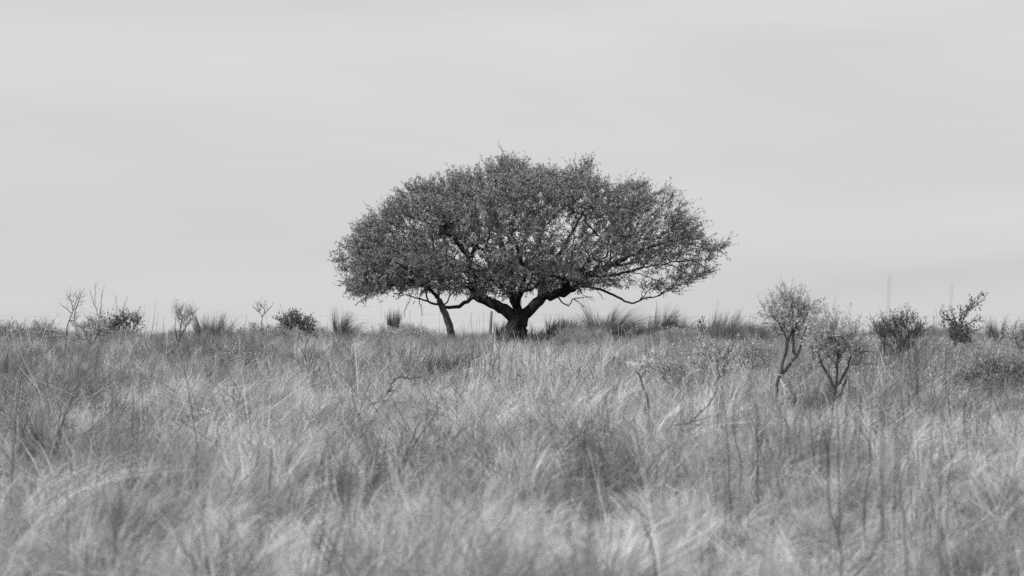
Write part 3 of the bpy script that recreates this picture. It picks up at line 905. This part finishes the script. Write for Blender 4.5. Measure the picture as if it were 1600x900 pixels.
shrub('sprawling_shrub', 'grey leafy shrub running out of the right edge beside the slumped one', 1594, 49,
      [[(1592, 0), (1592, 615), (1586, 590), (1584, 570)], [(1592, 615), (1600, 590), (1606, 572)]],
      [(1586, 576, 20, 20, 80), (1608, 580, 22, 24, 80)], r=(0.014, 0.006), per=11, leaf=(0.026, 0.010), mat=M_LEAFP, tone=(-.2,.6), seed=9, flecks=20)
shrub('young_shrub', 'slim upright leafy shoot on the skyline right of the tree', 1098, 92,
      [[(1098, 0), (1097, 530), (1098, 510), (1099, 498)], [(1097, 530), (1104, 518), (1109, 506)]],
      [(1098, 512, 6, 14, 16), (1106, 516, 5, 8, 8)], r=(0.012, 0.006), per=12, leaf=(0.045, 0.018), mat=M_LEAFD, seed=10, twig=(.06, .16))
# pale leafy low bushes, right of centre
for i, (px, d, lob, lab, fl, mt) in enumerate((
        (1130, 53, [(1112, 556, 20, 13, 60), (1140, 552, 18, 12, 50)], 'pale small-leaved bush right of centre with dark gaps', 26, M_LEAFP),
        (1125, 51, [(1128, 574, 12, 12, 36)], 'small pale clump of leaves just below the pale bush', 20, M_LEAFP),
        (1050, 50.5, [(1040, 578, 24, 12, 60), (1066, 582, 18, 12, 40)], 'low grey speckled bush below and left of the pale bush', 8, M_LEAFM),
        (1170, 56, [(1165, 548, 16, 12, 40), (1188, 552, 14, 11, 30)], 'small dull bush at the left foot of the tall leafy shrub', 6, M_LEAFM),
        (440, 84, [(432, 522, 20, 9, 50), (455, 526, 20, 9, 44)], 'low pale bush in front of the dark left skyline bush', 14, M_LEAFP))):
    shrub('low_bush', lab, px, d, [[(px, 0), (px, lob[0][1] + lob[0][3]), (px - 6, lob[0][1])], [(px + 3, G_), (px + 6, lob[0][1])]],
          [(a, b, c, e, int(m * 0.6)) for a, b, c, e, m in lob], r=(0.008, 0.005), per=9, leaf=(0.026, 0.011), mat=mt, seed=20 + i, flecks=fl * 2, fleck_mat=M_FLECK, tone=(-.3, .9))
shrub('flowering_stem', 'crooked dark stem topped by a pale seed-head cluster, right of centre', 1013, 36.5,
      [[(1018, 0), (1014, 660), (1013, 640), (1010, 618), (1003, 600), (998, 584)], [(1014, 655), (1008, 645), (1010, 630)]],
      [(996, 576, 9, 6, 14), (1010, 570, 12, 5, 14)], r=(0.012, 0.007), per=3, leaf=(0.02, 0.01), mat=M_LEAFP, seed=31, flecks=60, twig=(0.03, 0.09), bark=M_STEM, cat='dry stem')

# left side
shrub('bare_shrub', 'leafless twiggy shrub on the far left skyline with a tangle at its middle', 106, 88,
      [[(103, 0), (104, 518), (108, 500), (114, 485), (110, 470), (105, 460)], [(114, 487), (119, 472), (124, 458)], [(112, 490), (104, 482), (94, 475)],
       [(117, 505), (117, 490), (121, 476), (126, 462), (130, 455)]],
      [(116, 490, 7, 9, 26), (112, 468, 14, 10, 8), (124, 470, 8, 10, 6)], r=(0.016, 0.005), per=0, twig=(0.08, 0.3), seed=41, bark=M_STEM, dens=2, splay=0.5)
shrub('bare_shoots', 'forked bare shoots rising above low leaves at left', 155, 88,
      [[(155, 0), (155, 505), (152, 488), (145, 470), (141, 455)], [(155, 500), (158, 480), (159, 462), (162, 452)], [(148, 476), (149, 462), (148, 450)]],
      [], r=(0.012, 0.004), per=0, twig=(0.06, 0.26), tiprange=0.02, seed=42, dens=2, splay=0.5)
shrub('bare_shoots', 'pair of thin bare shoots just right of the forked ones at left', 184, 90,
      [[(184, 0), (183, 500), (183, 480), (180, 462)], [(184, G_), (188, 495), (193, 480), (198, 468)]],
      [], r=(0.009, 0.004), per=0, twig=(0.06, 0.22), tiprange=0.02, seed=43, dens=2, splay=0.5)
shrub('low_bush', 'dark-leaved low bush under the bare shoots on the left skyline', 195, 90,
      [[(195, 0), (192, 510), (180, 500)], [(196, G_), (205, 500), (214, 488)]],
      [(174, 508, 12, 7, 26), (192, 503, 10, 9, 24), (210, 501, 10, 9, 24)], r=(0.012, 0.005), twig=(.1, .34), per=10, leaf=(0.045, 0.018), mat=M_LEAFD, seed=44)
shrub('low_bush', 'vase-shaped leafy bush with fanned stems in front of the left skyline', 140, 78,
      [[(143, 0), (141, 540), (132, 522), (127, 508)], [(143, 540), (141, 520), (140, 505)], [(144, 540), (152, 522), (158, 508)]],
      [(128, 512, 12, 10, 26), (142, 508, 12, 11, 26), (155, 512, 12, 11, 26)], r=(0.012, 0.006), per=10, leaf=(0.034, 0.014), mat=M_LEAFM, seed=45)
shrub('low_bush', 'low grey bush at the left edge of the picture on the skyline', 10, 90,
      [[(10, 0), (8, 520), (4, 510)], [(12, G_), (16, 515), (20, 506)]], [(-4, 517, 14, 7, 30), (12, 514, 9, 9, 20), (28, 519, 12, 6, 20)], r=(0.012, 0.005), per=8, leaf=(0.045, 0.018), twig=(.1, .34), mat=M_LEAFM, seed=46)
shrub('low_bush', 'ragged grey low bush between left edge and the leafless shrub', 62, 90,
      [[(62, 0), (58, 520), (50, 512)], [(62, G_), (72, 515), (80, 508)]], [(44, 519, 12, 6, 20), (58, 515, 8, 8, 16), (76, 519, 16, 7, 26)], r=(0.012, 0.005), per=8, leaf=(0.045, 0.018), twig=(.1, .36), mat=M_LEAFM, seed=47)
shrub('broom_shrub', 'small broom-shaped shrub with upright twigs and leaning stem at left', 270, 74,
      [[(262, 0), (268, 552), (278, 540), (281, 525), (283, 505)], [(280, 530), (288, 515), (297, 500)], [(279, 535), (274, 520), (274, 505)]],
      [(279, 492, 9, 13, 50), (291, 492, 10, 12, 50), (286, 505, 12, 8, 26)], r=(0.02, 0.006), per=8, leaf=(0.03, 0.008), mat=M_LEAFM, seed=48, up=0.8, twig=(0.1, 0.24))
shrub('bare_shrub', 'small flat-topped thorny shrub beside the dark bush on the left skyline', 409, 90,
      [[(409, 0), (409, 515), (409, 492), (402, 485), (394, 478)], [(409, 496), (416, 487), (426, 477)], [(405, 488), (402, 480), (404, 470)], [(414, 489), (413, 480), (416, 474)]],
      [(404, 516, 18, 10, 30), (409, 482, 14, 5, 8)], r=(0.014, 0.006), per=4, leaf=(0.035, 0.014), mat=M_LEAFD, twig=(0.06, 0.18), seed=49, up=0.1)
shrub('dark_bush', 'rounded dark leafy bush on the left skyline', 460, 90,
      [[(460, 0), (458, 520), (452, 505)], [(461, G_), (468, 510), (474, 500)]],
      [(448, 506, 11, 10, 40), (460, 501, 9, 9, 30), (474, 507, 10, 9, 36)], r=(0.012, 0.005), twig=(.1, .3), per=12, leaf=(0.045, 0.02), mat=M_LEAFD, seed=50)
shrub('mound_bush', 'low mounded bush under the left side of the crown', 640, 93,
      [[(640, 0), (638, 530), (620, 520)], [(642, G_), (655, 525), (668, 516)]],
      [(600, 524, 34, 9, 70), (640, 522, 34, 10, 80), (668, 528, 20, 12, 40)], r=(0.01, 0.005), per=10, leaf=(0.034, 0.013), mat=M_LEAFM, seed=51)
shrub('low_bush', 'dull low bush between the slumping tussocks right of the trunk', 1060, 90,
      [[(1060, 0), (1056, 530), (1046, 522)], [(1062, G_), (1075, 525), (1084, 516)]],
      [(1048, 524, 16, 8, 40), (1078, 524, 18, 9, 44)], r=(0.01, 0.005), per=10, leaf=(0.034, 0.013), mat=M_LEAFM, seed=52)
shrub('low_bush', 'dark wiry low bush in mid slope left of centre', 372, 58,
      [[(372, 0), (370, 575), (358, 556)], [(374, G_), (385, 560), (392, 550)]],
      [(362, 562, 14, 14, 30), (388, 566, 16, 14, 30)], r=(0.012, 0.006), per=5, leaf=(0.03, 0.01), mat=M_LEAFM, seed=53)

# ------------------------------------------------------------------ single tussocks one can tell apart
def tussock(label, px, d, h, r0, n, out, wind, dark=False, group='tussocks on the skyline', seed=0, tone=(0, 1), droop=0.45, w=0.0095):
    rng = np.random.default_rng(500 + seed + int(px))
    b = base_at(px, d)
    if d < 50: clear(px, d, 0.4, 3.0)
    h *= 1.38 if d > 80 else 1.1
    g = tuft(rng, int(n * 3.4), h, r0 * 1.15, out * 0.72, wind, droop, w, 7, 0.3, tone, 0.03, 46)
    o = mesh_obj('grass_tussock', (g[0] + b, g[1], g[2]), M_TUSSD if dark else M_TUSS, None, b)
    tag(o, label, 'tussock', group)
for k, a in enumerate((
    ('wind-bent dark tussock under the left tip of the crown', 529, 96, 0.78, 0.08, 260, 0.14, 0.62, True),
    ('pale tussock sagging right beside the wind-bent dark one', 545, 95, 0.55, 0.12, 220, 0.35, 0.75, False),
    ('small upright tuft alone on the skyline under the crown', 615, 112, 0.62, 0.10, 200, 0.16, 0.05, True),
    ('broad spiky tussock on the skyline left of the flat-topped thorny shrub', 328, 92, 0.68, 0.2, 320, 0.28, 0.12, False),
    ('lower shaggy tussock right next to the broad spiky one', 352, 92, 0.55, 0.22, 300, 0.4, 0.35, False),
    ('small tuft hard against the left of the main trunk', 783, 97, 0.46, 0.10, 120, 0.4, 0.15, False),
    ('short tuft hard against the right of the main trunk', 840, 98, 0.42, 0.10, 100, 0.4, 0.25, False),
    ('narrow tussock second to the right of the main trunk', 866, 99, 0.62, 0.12, 230, 0.22, 0.3, False),
    ('narrow fluffy tussock third to the right of the main trunk', 891, 99, 0.6, 0.14, 260, 0.25, 0.3, False),
    ('large shaggy tussock below the drooping right branch', 944, 95, 0.85, 0.22, 420, 0.4, 0.5, True),
    ('pale skirt of grass at the left of the large shaggy tussock', 925, 94, 0.6, 0.2, 260, 0.4, 0.35, False),
    ('slumped tussock midway between large shaggy and curled tussocks', 1004, 94, 0.62, 0.16, 260, 0.35, 0.4, True),
    ('curled tussock with tips swept right below the crown edge', 1034, 95, 0.8, 0.12, 300, 0.18, 0.6, True),
    ('small swept tussock just right of the curled one', 1062, 95, 0.62, 0.12, 200, 0.22, 0.5, False),
    ('wide fan-shaped tussock right of the slim leafy shoot', 1130, 90, 0.72, 0.22, 360, 0.4, 0.3, False),
    ('dark core of grass at the left of the fan-shaped tussock', 1120, 91, 0.62, 0.08, 180, 0.15, 0.15, True),
    ('small tussock on the skyline left of the tall leafy shrub', 1180, 88, 0.6, 0.14, 200, 0.3, 0.3, False),
    ('pointed dark tuft alone on the skyline near the right edge', 1556, 84, 0.62, 0.08, 160, 0.22, 0.05, True),
    ('dark tussock leaning right behind the foot of the tall leafy shrub', 1262, 42, 0.5, 0.1, 260, 0.3, 0.35, True),
    ('round dark tussock below the dense dark bush', 1408, 62, 0.62, 0.16, 240, 0.25, 0.1, True),
    ('dark tussock in the grass at mid left edge', 18, 55, 0.62, 0.16, 260, 0.3, 0.3, True),
    ('dark brown tussock low at centre of the slope', 690, 57, 0.55, 0.16, 240, 0.35, 0.3, True),
    )):
    tussock(a[0], a[1], a[2], a[3], a[4], a[5], a[6], a[7], a[8], 'tussocks on the skyline' if k < 18 else 'dark tussocks on the slope', k)

# ------------------------------------------------------------------ fence behind the crest
def build_fence():
    fd = 128.0
    x0 = (765 - 800) / F * fd
    b = np.array([x0, fd, float(ground_z(x0, fd))])
    root = empty('wire_fence', b, 'wire fence with a leaning grey post just behind the crest', 'fence')
    ends = []
    for px, lean in ((765, 0.06), (1740, 0.02), (-190, -0.03)):
        p = base_at(px, fd)
        top = P(px + 3, 486, fd)
        rng = np.random.default_rng(int(abs(px)))
        q = [p + (top - p) * t + np.array([0, 0, -0.3]) * (t == 0) for t in np.linspace(0, 1, 6)]
        V, Q = tube(q, np.array([0.055, 0.052, 0.05, 0.05, 0.047, 0.045]), 8, rng, 0.06)
        cap = np.arange(40, 48)
        Q = np.vstack([Q, [[40, 41, 42, 43], [40, 43, 44, 47], [44, 45, 46, 47]]])
        mesh_obj('post', (V, Q), M_POST, root, b)
        ends.append((p, top))
    for f in (0.93, 0.72, 0.5, 0.3):
        for i, j in ((0, 1), (0, 2)):
            a = ends[i][0] + (ends[i][1] - ends[i][0]) * f + np.array([0, -0.055, 0])
            c = ends[j][0] + (ends[j][1] - ends[j][0]) * f + np.array([0, -0.055, 0])
            q = [a + (c - a) * t - np.array([0, 0, 0.12 * 4 * t * (1 - t)]) for t in np.linspace(0, 1, 16)]
            mesh_obj('wire', tube(q, 0.0013, 4), M_WIRE, root, b)
build_fence()

# ------------------------------------------------------------------ fallen branches and dead stems
def branch(name, label, cat, pts, d, r, sub=(), mat=None, group=None, seed=0, tw=6, twl=(0.05, 0.2), ground=False):
    rng = np.random.default_rng(900 + seed)
    W = [P(q[0], q[1], d + (q[2] if len(q) > 2 else 0)) for q in pts]
    if ground:                                  # the foot stands in the soil
        W.append(np.array([W[-1][0], W[-1][1], float(ground_z(W[-1][0], W[-1][1])) - 0.05]))
    q = smooth_path(W, 0.05); q[1:-1] += rng.normal(0, 0.010 if name == 'fallen_branch' else 0.0022, (len(q) - 2, 3))
    gs = [tube(q, np.linspace(r * 0.4, r, len(q)), 5)]
    for s in sub:
        w = smooth_path([P(u[0], u[1], d + (u[2] if len(u) > 2 else 0)) for u in s], 0.05)
        gs.append(tube(w, np.linspace(r * 0.6, r * 0.2, len(w)), 4))
    if tw:
        k = rng.integers(0, max(1, int(len(q) * 0.7)), tw)
        t_, J = twigs(rng, q[k], rng.normal(0, 1, (tw, 3)) + np.array([0, 0, 0.5]), rng.uniform(*twl, tw), r * 0.28, 0.3, 3)
        gs.append(t_)
    V, Q, T = join(gs)
    if name == 'fallen_branch':
        for u in pts[::2]: clear(u[0], d, 0.3, 5.0)
    o = mesh_obj(name, (V, Q), mat or M_DEAD, None, q[-1])
    tag(o, label, cat, group)

branch('fallen_branch', 'dark bent dead branch lying in pale grass left of centre', 'branch', [(660, 588), (635, 592), (614, 594), (606, 612), (590, 626), (578, 635), (566, 637)], 43.5, 0.0125,
       ([(606, 612), (616, 610), (624, 612)], [(585, 630), (592, 634), (598, 632)], [(614, 594), (628, 588), (640, 590)]), M_STEM, seed=1, tw=10)
branch('fallen_branch', 'long broken dead branch lying among twigs right of centre', 'branch', [(1118, 618), (1106, 632), (1092, 648), (1075, 660), (1060, 664), (1045, 668), (1036, 676)], 35, 0.010,
       ([(1060, 664), (1085, 658), (1112, 650), (1128, 648)], [(1050, 667), (1056, 655), (1060, 645)], [(1045, 668), (1075, 672), (1100, 660)], [(1070, 661), (1095, 664), (1115, 656)]), M_DEAD, seed=2, tw=22)
branch('dead_stem', 'stout dead stem slanting across the grass at far right', 'dry stem', [(1500, 688), (1522, 708), (1545, 728), (1556, 742)], 33, 0.011,
       ([(1545, 728), (1548, 716), (1546, 706)], [(1522, 708), (1520, 690), (1512, 676)]), seed=3, tw=8, ground=True)

STALKS = [  # label, points from the tip down, distance, radius, material, twigs
    ('tall thin stalk rising far above the skyline between the leafy and dark bushes', [(1391, 430), (1388, 480), (1384, 560), (1380, 680)], 17.5, 0.0042, M_DEAD, 0),
    ('tall thin stalk rising above the skyline over the thorny shrub', [(1487, 444), (1484, 500), (1478, 590), (1470, 700)], 17, 0.0040, M_DEAD, 0),
    ('thin stalk rising above the skyline over the rounded leafy shrub', [(1306, 464), (1304, 520), (1300, 620), (1296, 740)], 18, 0.0036, M_DEAD, 0),
    ('thin stalk crossing the skyline above the pale bush', [(1122, 468), (1119, 520), (1124, 600), (1132, 720)], 19, 0.0036, M_DEAD, 0),
    ('long leaning stem at left crossing the pale patch of grass', [(282, 545), (290, 585), (298, 630), (306, 680), (316, 730)], 30, 0.0065, M_DEAD, 4),
    ('dark upright stem with a small head at lower centre', [(914, 662), (914, 700), (915, 735)], 27, 0.0065, M_DEAD, 6),
    ('slanting thin stem left of the fallen brush', [(990, 655), (998, 700), (1006, 745)], 27, 0.006, M_DEAD, 0),
    ('thick blurred stem left of a pair at lower right', [(1128, 610), (1136, 680), (1140, 760), (1143, 830)], 23, 0.007, M_DEAD, 5),
    ('bent blurred stem with side twigs forking at its middle, lower right', [(1146, 655), (1150, 690), (1158, 730), (1152, 790)], 26, 0.007, M_DEAD, 8),
    ('straight dark upright stem right of the forking one', [(1181, 630), (1183, 700), (1184, 770), (1185, 805)], 25, 0.0065, M_DEAD, 3),
    ('pale upright straw below the tall leafy shrub', [(1244, 655), (1245, 690), (1248, 745)], 29, 0.006, M_PALE, 0),
    ('slanting stem below the tall leafy shrub', [(1190, 670), (1205, 705), (1225, 755)], 28, 0.005, M_DEAD, 0),
    ('tall dark wavy stem below the rounded leafy shrub', [(1292, 650), (1293, 740), (1298, 800), (1312, 850), (1314, 890)], 19, 0.0055, M_DEAD, 3),
    ('lighter stem right of the tall wavy one', [(1308, 640), (1310, 700), (1311, 770)], 23, 0.006, M_DEAD, 0),
    ('dark stem with drooping head at lower right', [(1342, 668), (1356, 690), (1361, 720), (1352, 770), (1350, 810)], 23, 0.006, M_DEAD, 4),
    ('curved dark stem sweeping down left near the bottom right', [(1376, 700), (1378, 790), (1376, 840), (1350, 880), (1335, 900)], 18, 0.0058, M_DEAD, 2),
    ('strongest dark stem near the bottom right', [(1404, 690), (1406, 760), (1412, 830), (1416, 890)], 17.5, 0.0065, M_DEAD, 3),
    ('slanting pale straw at the lower right', [(1445, 735), (1428, 760), (1410, 782)], 21, 0.006, M_PALE, 0),
    ('pale fading stem rising below the dense dark bush', [(1458, 620), (1455, 690), (1450, 770)], 27, 0.006, M_DEAD, 0),
    ('stem leaning left at the bottom right corner', [(1456, 845), (1466, 870), (1480, 900)], 16, 0.007, M_DEAD, 0),
    ('bright leaning straw low right of centre', [(1150, 800), (1138, 830), (1126, 860), (1116, 895)], 16.5, 0.007, M_PALE, 0),
    ('short dark stem slanting at the bottom right of centre', [(995, 788), (1003, 806), (1012, 835), (1022, 870)], 18, 0.0075, M_DEAD, 3),
    ('short stick slanting at lower right of centre', [(985, 790), (1000, 802), (1014, 814)], 21, 0.007, M_DEAD, 0),
    ('stout dark stem slanting at the bottom left', [(280, 845), (292, 866), (305, 892)], 16.5, 0.009, M_DEAD, 2),
    ('pale hooked blade at the bottom left', [(125, 830), (112, 825), (108, 845), (114, 880)], 16.5, 0.0035, M_PALE, 0),
    ('dark stem slanting in the grass at the left', [(52, 678), (72, 698), (96, 718)], 29, 0.0075, M_DEAD, 5),
    ('thin stem in the middle of the left grass', [(425, 700), (423, 735), (421, 765)], 25, 0.007, M_DEAD, 2),
    ('pale leaning straw in the left grass', [(306, 728), (296, 750), (284, 770)], 24, 0.007, M_PALE, 0),
    ('pale leaning straw left of the lower centre', [(492, 728), (480, 755), (464, 785)], 23, 0.006, M_PALE, 0),
    ('dark stem slanting right at lower left of centre', [(510, 726), (522, 745), (536, 765)], 24, 0.006, M_DEAD, 0),
    ('upright dark stem at the lower left', [(178, 790), (180, 830), (179, 880)], 17.5, 0.008, M_DEAD, 2),
    ('thin stem leaning at far left', [(25, 640), (22, 690), (18, 760)], 25, 0.0065, M_DEAD, 2),
]
for k, (lab, pts, d, r, m, tw) in enumerate(STALKS):
    branch('dry_stalk', lab, 'stalk', pts, d, r * (0.92 if m is M_DEAD and pts[0][1] > 500 else 0.68), (), m, 'single dry stalks standing in the grass', 40 + k, tw, (0.04, 0.16), ground=True)

# clumps of thin upright stems on the middle slope
for k, (lab, px, d, n, h, r0) in enumerate((
    ('clump of thin dark stems below the flat-topped thorny shrub', 440, 56, 16, 0.75, 0.45),
    ('clump of straight dark stems below the left tip of the crown', 572, 51, 14, 0.8, 0.5),
    ('dense clump of dark stems just left below the trunk', 752, 53, 26, 0.8, 0.35),
    ('few fine stems on the skyline at the small leaning tree', 645, 100, 9, 1.0, 0.9),
    ('row of fine stems between the leaning tree and the trunk', 745, 101, 8, 0.95, 0.5),
    ('thin stems standing beyond the tall bushes at right', 1345, 48, 14, 0.8, 0.5),
    ('thin dark stems in the grass below the dark bush', 1440, 42, 16, 0.85, 0.5),
    ('fine stems on the skyline between the broom shrub and bare shoots', 236, 90, 7, 0.95, 0.4),
    ('tall fine stems on the skyline left of the dark bush', 438, 94, 5, 1.15, 0.2),
    ('fine stems on the skyline left of the tall leafy shrub', 1162, 92, 8, 0.95, 0.35),
    ('straight thin stems below the fallen brush right of centre', 1110, 30, 9, 0.8, 0.3),
    ('straight thin stems in the grass below the tall leafy shrub', 1215, 27, 10, 0.85, 0.3),
    ('straight thin stems in the grass below the rounded leafy shrub', 1330, 26, 10, 0.9, 0.32),
    ('straight thin stems low at right among the blurred stalks', 1430, 22, 8, 0.85, 0.25),
    ('thin stems in the grass at the far right below the sprawling shrubs', 1530, 31, 9, 0.8, 0.35),
    ('thin dark stems in the grass at the left below the bare shoots', 175, 34, 9, 0.8, 0.35),
    )):
    rng = np.random.default_rng(700 + k)
    b = base_at(px, d)
    root = empty('stem_clump', b, lab, 'dry stems', 'clumps of thin dry stems')
    for q in range(n):
        a, rr = rng.uniform(0, 6.28), r0 * math.sqrt(rng.uniform())
        g = stems(rng, 1, h, 0.0, 0.1, 0.0045 if d > 40 else 0.0038, (0, 0.3), 0)
        mesh_obj('stem', (g[0] + np.array([rr * math.cos(a), rr * math.sin(a), 0]), g[1]), M_DEAD, root)

build_grass()

def build_undergrowth():
    """Ragged low scrub and stiff tufts that make the crest line uneven."""
    rng = np.random.default_rng(44)
    n = 1900
    px = rng.uniform(-150, 1750, n); y = rng.uniform(84, 104, n); x = (px - 800) / F * y
    N = vnoise(px, y * 2, 91, 30.0)
    left, right = px < 560, px > 860
    keep = (N > np.where(left, 0.36, np.where(right, 0.48, 0.72))) & ~((np.abs(px - 806) < 34) & (y < 101)) & ~((np.abs(px - 703) < 20) & (y < 99))
    px, x, y, N, left = px[keep], x[keep], y[keep], N[keep], left[keep]
    n = len(x)
    scrub = rng.uniform(0, 1, n) < np.where(left, 0.62, 0.34)
    idx = np.where(scrub, rng.integers(30, 34, n), rng.integers(34, 38, n))
    rot = np.stack([rng.normal(0, 0.1, n), rng.normal(0.05, 0.1, n), rng.normal(0, 0.5, n)], -1)
    scl = rng.uniform(0.5, 1.15, n) * (0.4 + 1.0 * N) * np.where(rng.uniform(0, 1, n) < 0.1, 1.2, 1)
    scl = np.minimum(scl, np.where(scrub, 1.0, 0.82))
    m = 260                                     # leafy growth filling the space between the shrubs at the right
    p2 = np.concatenate([rng.uniform(1270, 1720, m), rng.uniform(1030, 1200, 90)]); y2 = np.concatenate([rng.uniform(46, 80, m), rng.uniform(52, 78, 90)])
    k2 = vnoise(p2, y2 * 6, 92, 34.0) > 0.42
    p2, y2 = p2[k2], y2[k2]; m = len(p2)
    x = np.concatenate([x, (p2 - 800) / F * y2]); y = np.concatenate([y, y2]); n = len(x)
    idx = np.concatenate([idx, rng.integers(30, 34, m)]); scl = np.concatenate([scl, rng.uniform(0.7, 1.35, m)])
    rot = np.concatenate([rot, rng.normal(0, 0.3, (m, 3))])
    tone = np.concatenate([rng.uniform(0.1, 0.9, n - m), rng.uniform(0.9, 1.8, m)])
    scatter_object('undergrowth', 'ragged low scrub and stiff tufts along the crest and among the shrubs', 'undergrowth', x, y, ground_z(x, y), rot, scl, tone, idx)
build_undergrowth()
